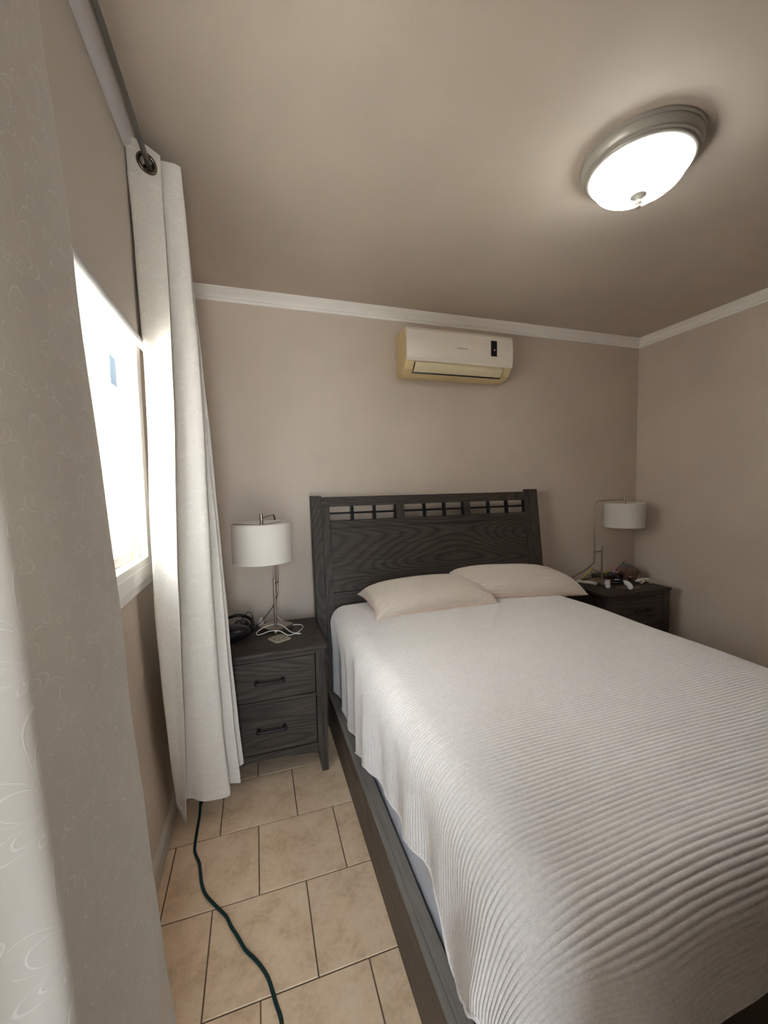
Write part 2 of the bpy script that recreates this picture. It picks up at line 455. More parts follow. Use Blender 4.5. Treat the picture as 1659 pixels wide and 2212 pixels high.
# ================================================================== roller shade
rs = T('roller_shade', 'grey roller shade pulled halfway down over the bright window', 'shade', (-.36, .82, 2.012))
b = B(); prism(b, [(-.412, 2.612), (-.346, 2.612), (-.337, 2.620), (-.335, 2.65), (-.338, 2.69), (-.342, 2.6985), (-.412, 2.6985)], 1, -.12, 1.83)
rs.part('fascia', b, M_FASCIA, smooth=True)
rs.part('shade_cloth', boxb(-.3590, -.3578, -.10, 1.80, 2.012, 2.66), M_BLIND)
b = B(); tube(b, [(-.3584, -.10, 2.015), (-.3584, 1.80, 2.015)], .0125, 14); rs.part('bottom_bar', b, M_BAR, smooth=True)

# ================================================================== curtains on a rod
cr = T('curtain_rod', 'dark pewter curtain rod running just under the ceiling', 'rod', (-.30, .75, 2.60))
b = B(); tube(b, [(-.30, -.55, 2.60), (-.30, 1.90, 2.60)], .0085, 16); cr.part('rod', b, M_ROD, smooth=True)
for y in (-.53, 1.87):
    b = B(); tube(b, [(-.419, y, 2.60), (-.30, y, 2.592)], .006, 10); tube(b, [(-.4195, y, 2.60), (-.414, y, 2.60)], .022, 16)
    cr.part('bracket', b, M_ROD, smooth=True)
for y, d in ((-.55, -1), (1.90, 1)):
    b = B(); ellip(b, (-.30, y+d*.012, 2.60), (.017, .02, .017)); cr.part('finial', b, M_ROD, smooth=True)

def catmull(P, n):
    """P (k,3) -> (n,3), uniform parameter"""
    P = np.asarray(P, float); k = len(P)
    E = np.vstack([2*P[0]-P[1], P, 2*P[-1]-P[-2]])
    t = np.linspace(0, k-1, n); i = np.minimum(t.astype(int), k-2); f = (t-i)[:, None]
    a, b_, c, d = E[i], E[i+1], E[i+2], E[i+3]
    return .5*(2*b_ + (c-a)*f + (2*a-5*b_+4*c-d)*f**2 + (3*b_-a-3*c+d)*f**3)
def curtain(name, label, levels, ncol, base, wr=0.0):
    t = T(name, label, 'curtain', base)
    L = np.array([catmull(l, ncol) for l in levels])           # (lev, ncol, 3)
    nl = len(levels)
    s = np.concatenate([np.linspace(0, .045*(nl-1), 34), np.linspace(.045*(nl-1), nl-1, 240)[1:]])
    V = np.array([catmull(L[:, j, :], 4001)[np.round(s/(nl-1)*4000).astype(int)] for j in range(ncol)]).transpose(1, 0, 2)
    R = V.shape[0]
    # small cloth ripples along the sheet normal
    du = np.gradient(V, axis=1); nx, ny = -du[..., 1], du[..., 0]; ln = np.hypot(nx, ny)+1e-9
    seg = np.linalg.norm(np.diff(V[R//2], axis=0), axis=1); arc = np.concatenate([[0], np.cumsum(seg)])
    Z = V[..., 2]
    rip = wr*(np.sin(arc[None]*38+Z*3.1+1.3)*np.sin(Z*7.3+arc[None]*9) + .5*np.sin(Z*17+arc[None]*21))
    V = V.copy(); V[..., 0] += nx/ln*rip; V[..., 1] += ny/ln*rip
    uv = np.stack(np.broadcast_arrays(arc[None], Z), -1)
    Vl = V - np.array(base)
    kill = lambda c: (np.hypot(c[:, 0]+base[0]+.30, c[:, 2]+base[2]-2.588) < .0215)
    o = grid_mesh('cloth', Vl, M_CURT, uv, kill, t.o)
    # hem stitching along the leading edge and bottom, header seam
    def line(name, pts):
        b = B(); tube(b, pts, .0011, 5); t.part(name, b, M_STITCH, smooth=True)
    off = lambda r, c, d: Vector((V[r, c, 0]+nx[r, c]/ln[r, c]*d, V[r, c, 1]+ny[r, c]/ln[r, c]*d, V[r, c, 2]))
    hr = int(np.argmin(abs(V[:, 0, 2]-2.535)))
    for d in (.0012, -.0012):
        line('header_seam', [off(hr, c, d) for c in range(0, ncol, 3)])
        br = R-6
        line('bottom_seam', [off(br, c, d) for c in range(0, ncol, 3)])
    line('edge_hem', [V[r, 0] for r in range(0, R, 3)])
    # grommets where the sheet crosses the rod
    row = int(np.argmin(abs(V[:, 0, 2]-2.588)))
    xs = V[row, :, 0]+.30
    for c in range(ncol-1):
        if xs[c]*xs[c+1] <= 0:
            p = (V[row, c]+V[row, c+1])/2; nr = (nx[row, c], ny[row, c], 0)
            b = B(); ring(b, (-.30, p[1], 2.588), nr, .0275, .0062, 36, 8); t.part('grommet', b, M_PEWTER, smooth=True, label='dark metal eyelet')
    return t
def lev(z, *p): return [(q[0], q[1], q[2] if len(q) > 2 else z) for q in p]
curtain('curtain', 'white jacquard curtain panel gathered right of the window, lower corner near the floor', [
    lev(2.645, (-.265, 1.60), (-.305, 1.562), (-.352, 1.54), (-.345, 1.60), (-.28, 1.62), (-.222, 1.625), (-.215, 1.645), (-.35, 1.665), (-.216, 1.685), (-.35, 1.71), (-.218, 1.73), (-.35, 1.76)),
    lev(1.9, (-.256, 1.565), (-.302, 1.585), (-.346, 1.585), (-.34, 1.65), (-.26, 1.645), (-.195, 1.65), (-.19, 1.675), (-.33, 1.70), (-.18, 1.71), (-.33, 1.74), (-.172, 1.745), (-.34, 1.79)),
    lev(1.2, (-.278, 1.58), (-.32, 1.61), (-.366, 1.62), (-.345, 1.68), (-.26, 1.665), (-.19, 1.67), (-.185, 1.70), (-.29, 1.74), (-.15, 1.75), (-.3, 1.79), (-.142, 1.79), (-.33, 1.84)),
    lev(.6, (-.300, 1.67), (-.33, 1.69), (-.364, 1.68), (-.345, 1.76), (-.26, 1.74), (-.185, 1.74), (-.18, 1.775), (-.26, 1.81), (-.135, 1.82), (-.28, 1.87), (-.122, 1.88), (-.32, 1.93)),
    lev(.12, (-.339, 1.83, .06), (-.365, 1.87, .08), (-.384, 1.885, .12), (-.33, 1.90), (-.27, 1.86), (-.175, 1.855), (-.165, 1.885), (-.20, 1.93, .13), (-.117, 1.90, .14), (-.2, 1.955, .15), (-.106, 1.965, .19), (-.3, 1.99, .2)),
], 260, (-.28, 1.66, .06), .0014)
curtain('curtain', 'large white jacquard curtain panel hanging close in front, left of the window', [
    lev(2.645, (-.35, .42), (-.31, .57), (-.268, .66), (-.265, .5), (-.265, .42), (-.212, .33), (-.36, .2), (-.22, .04), (-.36, -.1), (-.22, -.25), (-.35, -.35)),
    lev(2.0, (-.34, .54), (-.305, .71), (-.268, .775), (-.264, .57), (-.262, .46), (-.206, .365), (-.36, .23), (-.21, .06), (-.36, -.1), (-.21, -.25), (-.35, -.36)),
    lev(1.4, (-.33, .64), (-.30, .82), (-.268, .895), (-.263, .64), (-.260, .50), (-.203, .412), (-.355, .26), (-.20, .08), (-.355, -.1), (-.2, -.26), (-.35, -.38)),
    lev(.8, (-.32, .70), (-.295, .90), (-.263, .97), (-.258, .70), (-.256, .54), (-.202, .452), (-.35, .28), (-.19, .09), (-.35, -.1), (-.19, -.27), (-.34, -.40)),
    lev(.06, (-.315, .80), (-.29, 1.0), (-.255, 1.10), (-.250, .80), (-.250, .60), (-.20, .50), (-.35, .30), (-.18, .10), (-.35, -.1), (-.18, -.28), (-.34, -.42)),
], 240, (-.27, .3, .06), .002)

# ================================================================== bed
bed = T('bed', 'dark charcoal wooden bed with a leaning slatted-window headboard', 'bed', (1.18, 1.45, 0))
def Yh(z):          # front face of the leaning headboard
    return 2.423 + max(0, z-.70)*(.100/.745)
def hbox(bm, x0, x1, z0, z1, d0, d1):
    zs = [z0] + [z for z in (.70,) if z0 < z < z1] + [z1]
    R = [[bm.verts.new((x, Yh(z)+d, z)) for x, d in ((x0, d0), (x1, d0), (x1, d1), (x0, d1))] for z in zs]
    bm.faces.new(R[0][::-1]); bm.faces.new(R[-1])
    for A, Bq in zip(R, R[1:]):
        for k in range(4): bm.faces.new((A[k], A[(k+1) % 4], Bq[(k+1) % 4], Bq[k]))
def hb(name, x0, x1, z0, z1, d0, d1, m, bev=.002, parent=None):
    b = B(); hbox(b, x0, x1, z0, z1, d0, d1); return bed.part(name, b, m, bevel=bev, parent=parent)
hb('headboard_post', .331, .395, 0, 1.447, 0, .085, M_WOODZ, .004)
hb('headboard_post', 1.962, 2.026, 0, 1.456, 0, .085, M_WOODZ, .004)
hb('top_rail', .395, 1.962, 1.378, 1.438, .006, .050, M_WOODX)
hb('frame_stile', .395, .445, .02, 1.378, .008, .048, M_WOODZ)
hb('frame_stile', 1.915, 1.962, .02, 1.378, .008, .048, M_WOODZ)
hb('middle_rail', .445, 1.915, 1.238, 1.287, .008, .048, M_WOODX)
hb('divider', .895, .952, 1.287, 1.378, .008, .048, M_WOODZ)
hb('divider', 1.405, 1.454, 1.287, 1.378, .008, .048, M_WOODZ)
hb('headboard_panel', .445, 1.915, .84, 1.2375, .014, .040, M_WOODX, .002)
hb('headboard_panel', .445, 1.915, .02, .8385, .014, .040, M_WOODX, .002)
for x0, x1 in ((.445, .895), (.952, 1.405), (1.454, 1.915)):
    b = B(); zc = 1.3335
    hbox(b, x0, x1, zc-.006, zc+.006, .014, .036)
    for k in (1, 2):
        xc = x0+(x1-x0)*k/3; hbox(b, xc-.008, xc+.008, 1.287, 1.378, .012, .038)
    hbox(b, x1-.009, x1, 1.287, 1.378, .014, .040)
    bed.part('lattice', b, M_BLACK)
for sgn, nm in ((-1, 'l'), (1, 'r')):
    f = (lambda a, c: (a, c)) if sgn < 0 else (lambda a, c: (2.36-c, 2.36-a))
    bed.part('side_rail', boxb(*f(.384, .404),   .4925, 2.423, .004, .2318), M_RAIL, bevel=.0015)
    bed.part('rail_cap', boxb(*f(.3835, .4038), .4925, 2.423, .232, .2362), M_LEDGE, bevel=.0014)
    bed.part('rail_ledge', boxb(*f(.4045, .443), .4925, 2.423, .19, .2335), M_LEDGE, bevel=.0015)
bed.part('footboard', boxb(.384, 1.976, .472, .492, .004, .500), M_WOODX, bevel=.003)
b = B(); box(b, .46, 1.90, .50, 2.40, .10, .16)
bed.part('slat_base', b, M_VOID)
for x in (.46, 1.86):
    for y in (.55, 2.3): bed.part('leg', boxb(x, x+.05, y, y+.05, 0, .10), M_VOID)
# mattress
def rbox(x0, x1, y0, y1, z0, z1, r):
    b = boxb(x0, x1, y0, y1, z0, z1)
    bmesh.ops.bevel(b, geom=list(b.edges), offset=r, segments=7, affect='EDGES', profile=.5); return b
b = boxb(.457, 1.903, .53, 2.40, .165, .738)
bmesh.ops.bevel(b, geom=[e for e in b.edges if abs(e.verts[0].co.z-e.verts[1].co.z) > .1], offset=.10, segments=8, affect='EDGES', profile=.5)
bmesh.ops.bevel(b, geom=[e for e in b.edges if all(v.co.z > .73 for v in e.verts)], offset=.06, segments=6, affect='EDGES', profile=.5)
bmesh.ops.bevel(b, geom=[e for e in b.edges if all(v.co.z < .17 for v in e.verts)], offset=.015, segments=3, affect='EDGES', profile=.5)
solo('mattress', b, M_SHEET, 'thick mattress in a bluish white sheet under the ribbed bedspread', 'mattress', smooth=True)

# ---- bedspread: a ribbed sheet draped over the mattress
def bedspread():
    x0, x1, ytop, yfoot, rc = .405, 1.945, 2.405, .462, .085
    rb = .102                                                     # bend radius at the mattress edge
    ztop = .762
    # flat-cloth drop lengths
    ys = np.array([2.5, 2.3, 2.0, 1.84, 1.78, 1.70, 1.5, 1.2, 1.0, .86, .79, .74, .66, .60, .52, .46])
    dl = np.array([.477, .477, .475, .455, .47, .43, .350, .322, .275, .268, .37, .375, .285, .24, .24, .25])
    rows, cols = 1180, 190
    tf = .19                                                      # foot drop
    tt = np.linspace(ytop, yfoot-tf, rows)                        # flat y coordinate
    dleft = np.interp(-tt, -ys, dl)
    # smooth the hem a little
    k = np.ones(17)/17; dleft = np.convolve(np.pad(dleft, 8, mode='edge'), k, 'valid')
    over = np.clip((yfoot+.02-tt)/(tf+.02), 0, 1)                 # rounded cloth corner
    dleft = dleft*np.sqrt(np.clip(1-over**2.6*.90, 0, 1)) - .02*over
    dright = np.full(rows, .40)*np.sqrt(np.clip(1-over**2.6*.9, 0, 1))
    u = np.linspace(0, 1, cols)
    # more columns near the edges
    u = u - .10*np.sin(2*PI*u)/ (2*PI)*1.6
    Sx = (x0-dleft)[:, None]*(1-u)[None] + (x1+dright)[:, None]*u[None]
    Ty = np.repeat(tt[:, None], cols, 1)
    # signed distance to the rounded rectangle (open at the head end)
    cx, hx = (x0+x1)/2, (x1-x0)/2
    ix = hx-rc-rb; yc = yfoot+rc+rb
    X = Sx-cx
    qx = np.maximum(np.abs(X)-ix, 0)*np.sign(X); qy = np.minimum(Ty-yc, 0)
    rr = np.hypot(qx, qy)+1e-9
    d = rr-rc                                                     # >0: beyond the start of the bend
    nx, ny = qx/rr, qy/rr
    inside = d <= 0
    a = np.clip(d/rb, 0, PI/2*1.0)
    drop = np.where(d > 0, rb*(1-np.cos(np.clip(a, 0, PI/2))), 0) + np.maximum(d-rb*PI/2, 0)*.985
    outw = np.where(d > 0, rb*np.sin(np.clip(a, 0, PI/2)), 0) + np.maximum(d-rb*PI/2, 0)*.0
    # base point on top when inside
    PX = np.where(inside, Sx, cx + np.sign(X)*np.minimum(np.abs(X), ix) + nx*(rc+outw))
    PY = np.where(inside, Ty, np.maximum(Ty, yc) + ny*(rc+outw))
    PZ = np.full_like(PX, ztop) - drop
    # mattress crown and soft sags
    m_in = np.clip(-d/.25, 0, 1) if True else 0
    sdx = np.clip(1-(np.abs(PX-cx)/hx)**4, 0, 1)
    PZ += .016*sdx*np.clip((PY-yfoot)/.4, 0, 1)
    hang = np.clip((d-.06)/.25, 0, 1)
    # side hang: slightly tucked at the head, flaring out lower down toward the foot
    side = np.abs(nx)
    yy = Ty
    flare = np.interp(-yy, [-2.4, -1.9, -1.80, -1.72, -1.45, -1.2, -.95, -.75, -.5, 0], [.022, .024, .018, -.012, -.004, .004, .012, -.02, -.035, -.03])
    PX += np.where(X < 0, 1, -1)*hang*side*flare
    fold = .013*np.sin(yy*13+.6)*np.interp(-yy, [-2.3, -1.7, -.5], [.5, 1, .6]) + .008*np.sin(yy*29+1.9)
    PX += np.where(X < 0, -1, 1)*hang*hang*side*fold
    foot = np.clip(-ny, 0, 1)
    PY += -hang*foot*(.010*np.sin(Sx*11+.4)+.006*np.sin(Sx*23)) - hang*foot*.012
    # low wrinkles on top
    def wr(x, y): return (.004*np.sin(x*4.1+y*3.3+.5)*np.sin(y*5.7-x*1.7+1.1) + .0025*np.sin(x*9.5-y*7.1)*np.sin(y*3.9+x*2.0))
    fade = np.clip((.17-d)/.15, 0, 1); fade = fade*fade*(3-2*fade)
    PZ += fade*wr(Sx, Ty)
    # gathers just below the pillows
    for (wx, wy, ang, ln_, amp) in ((1.05, 1.94, 1.25, .26, .007), (1.22, 1.86, .85, .40, .006), (.78, 2.0, 2.2, .20, .004), (1.5, 1.92, .6, .3, .004), (.60, 1.9, 2.4, .3, .004)):
        ca, sa = math.cos(ang), math.sin(ang)
        p = (Sx-wx)*ca + (Ty-wy)*sa; q = -(Sx-wx)*sa + (Ty-wy)*ca
        PZ += amp*np.exp(-(q/.016)**2)*np.exp(-(p/ln_)**2*2)
    # long undulation near the foot edge
    PZ += fade*.006*np.sin(Sx*7.5+.9)*np.clip(1-(Ty-yfoot)/.45, 0, 1)
    V = np.stack([PX, PY, PZ], -1)
    # ribs: real ridges that run across the bed
    du = np.gradient(V, axis=1); dv = np.gradient(V, axis=0)
    nn = np.cross(du, dv); nn /= (np.linalg.norm(nn, axis=2, keepdims=True)+1e-12)
    flip = np.where((nn[..., 2:3] < 0) & (d[..., None] < .05), -1, 1)
    if nn[rows//3, cols//2, 2] < 0: nn = -nn
    pitch = .0128
    ph = (Ty + .003*np.sin(Sx*5+.3)+.002*np.sin(Sx*13+1.1))/pitch
    rib = np.abs(np.sin(PI*ph))**.55
    V = V + nn*(rib*.0038)[..., None]
    # finished edges
    base = np.array((1.18, 1.4, .30))
    o = grid_mesh('bedspread', V-base, M_QUILT)
    o.location = base
    o['label'] = 'ribbed off-white bedspread draped over the mattress'; o['category'] = 'bedspread'
    # bound hem
    b = B(); P = [Vector(V[r, 0]-base) for r in range(0, rows, 6)] + [Vector(V[-1, c]-base) for c in range(0, cols, 3)] + [Vector(V[r, -1]-base) for r in range(rows-1, 0, -6)]
    tube(b, P, .0042, 7); h = mesh('bound_hem', b, M_QUILT, True); h.parent = o
    return V
BV = bedspread()

# ---- pillows
def pillow(label, c, L, D, Ht, rz, tilt, roll, seed, ribdir=1):
    rnd = random.Random(seed)
    nu, nv = 170, 260
    u = np.linspace(-1, 1, nu)[None]; v = np.linspace(-1, 1, nv)[:, None]
    U, Vv = np.broadcast_arrays(u, v)
    e = np.clip(1-np.abs(U)**2.6, 0, 1)**.62*np.clip(1-np.abs(Vv)**2.4, 0, 1)**.55
    pin = 1-.085*np.abs(U)**2*(1-np.abs(Vv)**4)*0 - .05*(1-np.abs(U)**6)*np.abs(Vv)**6
    pin2 = 1-.06*(1-np.abs(Vv)**3)*np.abs(U)**8
    x = U*L/2*pin2; y = Vv*D/2*pin
    lump = sum(rnd.uniform(.3, 1)*np.sin(U*rnd.uniform(2, 5)+rnd.uniform(0, 6))*np.sin(Vv*rnd.uniform(2, 4)+rnd.uniform(0, 6)) for _ in range(5))
    corner = np.abs(U)**3*np.abs(Vv)**3
    def wrinkle():
        w = 0
        for sx in (-1, 1):
            for sy in (-1, 1):
                r = np.hypot((U-sx)*1.2, Vv-sy); th = np.arctan2(Vv-sy, (U-sx)*1.2)
                w = w + .010*np.sin(th*15+seed)*np.exp(-(r/.5)**2)*np.clip(r*3, 0, 1)
        return w
    wz = wrinkle()
    top = Ht*.56*e**.8 + .005*lump*e + wz*.8
    ph = (y*ribdir + .004*np.sin(U*6+seed))/.0125
    top = top + .0038*np.abs(np.sin(PI*ph))**.6*np.clip(e*4, 0, 1)
    bot = -Ht*.44*e**.6 + .003*lump*e + wz*.4 + .004*np.sin(U*60+seed)*np.exp(-((Vv+.80)/.12)**2)*np.clip(e*3-.6, 0, 1)
    z0 = -.028*corner
    mt = Matrix.Translation(c) @ Matrix.Rotation(rz, 4, 'Z') @ Matrix.Rotation(tilt, 4, 'X') @ Matrix.Rotation(roll, 4, 'Y')
    A = np.array(mt.to_3x3()); tc = np.array(c)
    P1 = np.stack([x, y, top+z0], -1) @ A.T; P2 = np.stack([x, y, bot+z0], -1) @ A.T
    t = T('pillow', label, 'pillow', c)
    grid_mesh('pillow_top', P1, M_PILLOW, parent=t.o)
    o = grid_mesh('pillow_underside', P2, M_PUNDER, parent=t.o); o['label'] = 'plain blush cotton underside'
    b = B(); k = [Vector(P1[0, i]) for i in range(0, nu, 3)]+[Vector(P1[i, -1]) for i in range(0, nv, 3)]+[Vector(P1[-1, i]) for i in range(nu-1, 0, -3)]+[Vector(P1[i, 0]) for i in range(nv-1, 0, -3)]
    tube(b, k, .0028, 6); h = mesh('piping', b, M_PUNDER, True); h.parent = t.o
pillow('ribbed cream pillow on the bed nearer the window, its corner overlapping the other', (.985, 2.225, .828), .79, .38, .165, math.radians(1), math.radians(8), math.radians(0), 3)
pillow('ribbed cream pillow reaching past the bed edge beside the wall-corner nightstand', (1.648, 2.285, .838), .87, .39, .165, math.radians(-5), math.radians(8), math.radians(3), 8)

# ================================================================== nightstands
def nightstand():
    W_, D_, Hn = .610, .475, .685
    t = T('nightstand', 'charcoal oak two-drawer nightstand by the window curtain', 'nightstand', (0, 0, 0))
    # local: x 0..W, y 0 (front)..D, z
    b = B(); prism(b, [(.004, Hn-.022), (0, Hn-.018), (0, Hn-.004), (.003, Hn), (D_-.003, Hn), (D_, Hn-.004), (D_, Hn-.022)], 0, -.006, W_+.006)
    top = t.part('nightstand_top', b, M_WOODX, bevel=.0015)
    # inlaid centre board, its joint recessed
    b = B()
    for a in ((.044, W_-.044, .044, .0455), (.044, W_-.044, D_-.0455, D_-.044), (.044, .0455, .044, D_-.044), (W_-.0455, W_-.044, .044, D_-.044)):
        box(b, a[0], a[1], a[2], a[3], Hn-.001, Hn+.0004)
    t.part('inlay_groove', b, M_VOID, parent=top)
    def leg(x0, front, right):
        b = B(); y0, y1 = (.006, .052) if front else (D_-.052, D_-.006)
        xa, xb = x0, x0+.052
        za = .105
        i0, i1 = (xa+.018, xb) if right else (xa, xb-.018)
        poly = [(xa, Hn-.0225), (xb, Hn-.0225), (xb, za), (i1, 0), (i0, 0), (xa, za)]
        prism(b, poly, 1, y0, y1); t.part('leg', b, M_WOODZ, bevel=.0025)
    for x0, r in ((.0, False), (W_-.052, True)):
        leg(x0, True, r); leg(x0, False, r)
    for x0 in (.008, W_-.026):
        t.part('side_panel', boxb(x0, x0+.018, .052, D_-.052, .105, Hn-.0225), M_WOODZ)
    t.part('back_panel', boxb(.052, W_-.052, D_-.024, D_-.012, .105, Hn-.0225), M_WOODX)
    t.part('top_rail', boxb(.0525, W_-.0525, .010, .03, .641, Hn-.0225), M_WOODX, bevel=.001)
    t.part('middle_rail', boxb(.0525, W_-.0525, .010, .03, .417, .434), M_WOODX, bevel=.001)
    b = B(); n = 20; lo = [(.0525+(W_-.105)*i/n, .105+.022*math.sin(PI*i/n)) for i in range(n+1)]
    prism(b, lo+[(W_-.0525, .160), (.0525, .160)], 1, .010, .03)
    t.part('apron', b, M_WOODX)
    t.part('carcass', boxb(.053, W_-.053, .036, D_-.03, .16, .66), M_VOID)
    for z0, z1 in ((.437, .637), (.163, .4135)):
        d = t.part('drawer', boxb(.0555, W_-.0555, .013, .034, z0, z1), M_WOODX, bevel=.002)
        zc = (z0+z1)/2 + .001; xc = W_/2+.022
        b = B()
        for s in (-1, 1):
            box(b, xc+s*.062-.0075, xc+s*.062+.0075, -.012, .013, zc-.0075, zc+.0075)
        pts = [(xc-.066+i*.132/10, -.013-.003*math.sin(PI*i/10), zc-.001) for i in range(11)]
        tube(b, pts, .0068, 8)
        for s in (-1, 1): ellip(b, (xc+s*.066, -.012, zc), (.0095, .0095, .0105), None, 10, 8)
        t.part('handle', b, M_BLACK, parent=d, smooth=True)
    return t.o
ns1 = nightstand(); ns1.location = (-.294, 2.030, 0)
ns2 = dup(ns1); ns2.location = (2.376, 2.190, 0)
ns2['label'] = 'charcoal oak nightstand in the far corner, mostly hidden behind the bed'
for o in (ns1, ns2): o['group'] = 'matching charcoal nightstands'
ZN = .685

# ================================================================== table lamps
def lamp():
    """origin at the foot of the short post; shade hangs along +x"""
    t = T('table_lamp', None, 'lamp', (0, 0, 0))
    b = B(); R = .022; pts = []
    for (cx, cy, a0) in ((.082, .082, 0), (-.022, .082, 90), (-.022, -.022, 180), (.082, -.022, 270)):
        for k in range(7):
            a = math.radians(a0+90*k/6); pts.append((cx+R*math.cos(a), cy+R*math.sin(a)))
    prism(b, pts, 2, 0, .024); bmesh.ops.rotate(b, verts=b.verts, cent=(0, 0, 0), matrix=Matrix.Rotation(BASE_ROT, 3, 'Z'))
    t.part('lamp_base', b, M_NICKEL, smooth=True, bevel=.0015)
    b = B(); tube(b, [(0, 0, .022), (0, 0, .305)], .0068, 16); ellip(b, (0, 0, .305), (.0068, .0068, .002)); t.part('short_post', b, M_NICKEL, smooth=True)
    b = B(); tube(b, [(0, 0, .268), (-.078, 0, .268)], .0058, 14); t.part('crossbar', b, M_NICKEL, smooth=True)
    p = [(-.078, 0, .198), (-.078, 0, .618)]
    arc = [(-.078+.05*(1-math.cos(a)), 0, .618+.05*math.sin(a)) for a in [PI/2*k/8 for k in range(1, 9)]]
    b = B(); tube(b, p[:1]+[(-.078, 0, .33)], .0065, 14); t.part('sleeve', b, M_NICKEL, smooth=True)
    b = B(); tube(b, [(-.078, 0, .30)]+p[1:]+arc+[(.222, 0, .668)], .0048, 14); t.part('arm', b, M_NICKEL, smooth=True)
    b = B(); tube(b, [(.222, 0, .585), (.222, 0, .690)], .0082, 16); tube(b, [(.222, 0, .628), (.222, 0, .636)], .02, 18); t.part('socket', b, M_NICKEL, smooth=True)
    b = B(); ellip(b, (.222, 0, .545), (.028, .028, .04)); t.part('bulb', b, M_VINYL, smooth=True)
    # shade: a drum with thickness, wire spider
    R, z0, z1, th = .147, .448, .645, .0016
    b = B(); lathe(b, [(R, z0), (R, z1), (R-th, z1), (R-th, z0), (R, z0)], .222, 0, 64)
    sh = t.part('lamp_shade', b, M_SHADE, smooth=True)
    for zz in (z1-.003, z0+.003):
        b = B(); ring(b, (.222, 0, zz), (0, 0, 1), R-.0015, .0032, 64, 6); t.part('shade_rim', b, M_SHADE, parent=sh, smooth=True)
    b = B()
    for k in range(3):
        a = 2*PI*k/3+.5; tube(b, [(.222, 0, .632), (.222+R*math.cos(a), R*math.sin(a), .640)], .0016, 6)
    t.part('spider', b, M_NICKEL, parent=sh, smooth=True)
    return t
BASE_ROT = 0
lt = lamp(); l1 = lt.o
l1['label'] = 'brushed nickel lamp by the curtain, its drum shade swung toward the room'
l1.location = (.082, 2.325, ZN); l1.rotation_euler.z = math.atan2(-.965, -.26)
l2 = dup(l1); l2['label'] = 'brushed nickel arched lamp with drum shade in the far wall corner'
l2.location = (2.602, 2.465, ZN); l2.rotation_euler.z = math.radians(0)
for o in (l1, l2): o['group'] = 'matching bedside lamps'
# base orientation differs between the two lamps
for o, ang in ((l1, math.radians(40)), (l2, math.radians(15))):
    for ch in o.children:
        if ch.name.startswith('lamp_base'): ch.rotation_euler.z = ang - o.rotation_euler.z
def cord(lamp_o, pts, label):
    b = B(); inv = lamp_o.matrix_basis.inverted()
    tube(b, [inv @ Vector(p) for p in spline(pts, 8)], .0026, 6)
    o = mesh('lamp_cord', b, M_PLBLK, True); o.parent = lamp_o
    if label: o['label'] = label
c1 = l1.matrix_basis @ Vector((-.078, 0, .2))
cord(l1, [c1, (c1.x-.005, c1.y+.005, .865), (.07, 2.42, .80), (.02, 2.40, .745), (-.02, 2.39, .71), (-.05, 2.40, .697), (-.06, 2.50, .69), (-.02, 2.53, .63), (0, 2.55, .45)], 'black flex')
c2 = l2.matrix_basis @ Vector((-.078, 0, .2))
cord(l2, [c2, (c2.x-.004, c2.y, .865), (2.47, 2.49, .81), (2.40, 2.53, .755), (2.345, 2.56, .70), (2.33, 2.60, .60), (2.33, 2.62, .45)], 'black flex')

# ================================================================== things on the left nightstand
M_CREAM = mat('cream_card', (168, 162, 144), .5)
M_CARD = mat('printed_coaster', (150, 146, 128), .5); n = N(M_CARD)
v = n.coord('Object'); f1 = n.noise(v, 34, 3, .6, 1.2)
n.l(n.ramp(f1, [(.36, (70, 66, 52)), (.45, (150, 148, 128)), (.54, (176, 170, 150)), (.60, (120, 62, 52)), (.68, (170, 164, 146))]), n.b.inputs['Base Color'])
b = B(); P = [(.030, 2.218), (.106, 2.262), (.157, 2.178), (.076, 2.135)]
prism(b, P, 2, ZN, ZN+.005)
bmesh.ops.bevel(b, geom=[e for e in b.edges if abs(e.verts[0].co.z-e.verts[1].co.z) > .004], offset=.008, segments=4, affect='EDGES')
cst = solo('coaster', b, M_CREAM, 'square printed coaster with brown and red picture, in front of the lamp base', 'coaster')
cc = sum((Vector((x, y, 0)) for x, y in P), Vector())/4
b = B(); prism(b, [tuple((cc+(Vector((x, y, 0))-cc)*.80).xy) for x, y in P], 2, ZN+.0048, ZN+.0054); bmesh.ops.translate(b, verts=b.verts, vec=-cst.location)
o = mesh('picture', b, M_CARD); o.parent = cst; o['label'] = 'brown and red printed picture'
# black strapped headset: rounded body, front visor, curved head strap, strap buckle
hs = T('headset', 'black strapped headset heaped beside the curtain on the nightstand', 'headset', (-.15, 2.30, ZN))
b = B(); ellip(b, (-.155, 2.245, ZN+.045), (.105, .062, .045), Matrix.Rotation(.25, 3, 'Z'), 24, 14); hs.part('visor_body', b, M_PLBLK, smooth=True)
b = B(); ellip(b, (-.095, 2.325, ZN+.035), (.062, .05, .035), Matrix.Rotation(-.2, 3, 'Z'), 20, 12); hs.part('rear_pad', b, M_PLBLK, smooth=True)
b = B(); tube(b, spline([(-.245, 2.27, ZN+.05), (-.20, 2.36, ZN+.085), (-.12, 2.40, ZN+.095), (-.05, 2.36, ZN+.075), (-.045, 2.29, ZN+.04)], 8), .009, 8); hs.part('head_strap', b, M_PLBLK, smooth=True)
b = B(); ring(b, (-.098, 2.30, ZN+.072), (.2, -.4, 1), .034, .006, 24, 8); hs.part('strap_dial', b, mat('dark_grey_rubber', (40, 40, 44), .5), smooth=True, label='dark grey ring on the strap')
b = B()
for (x, y) in ((-.103, 2.268), (-.088, 2.272)): box(b, x-.005, x+.005, y-.002, y+.002, ZN+.070, ZN+.075)
hs.part('buckle', b, M_NICKEL, label='small bright metal glints')
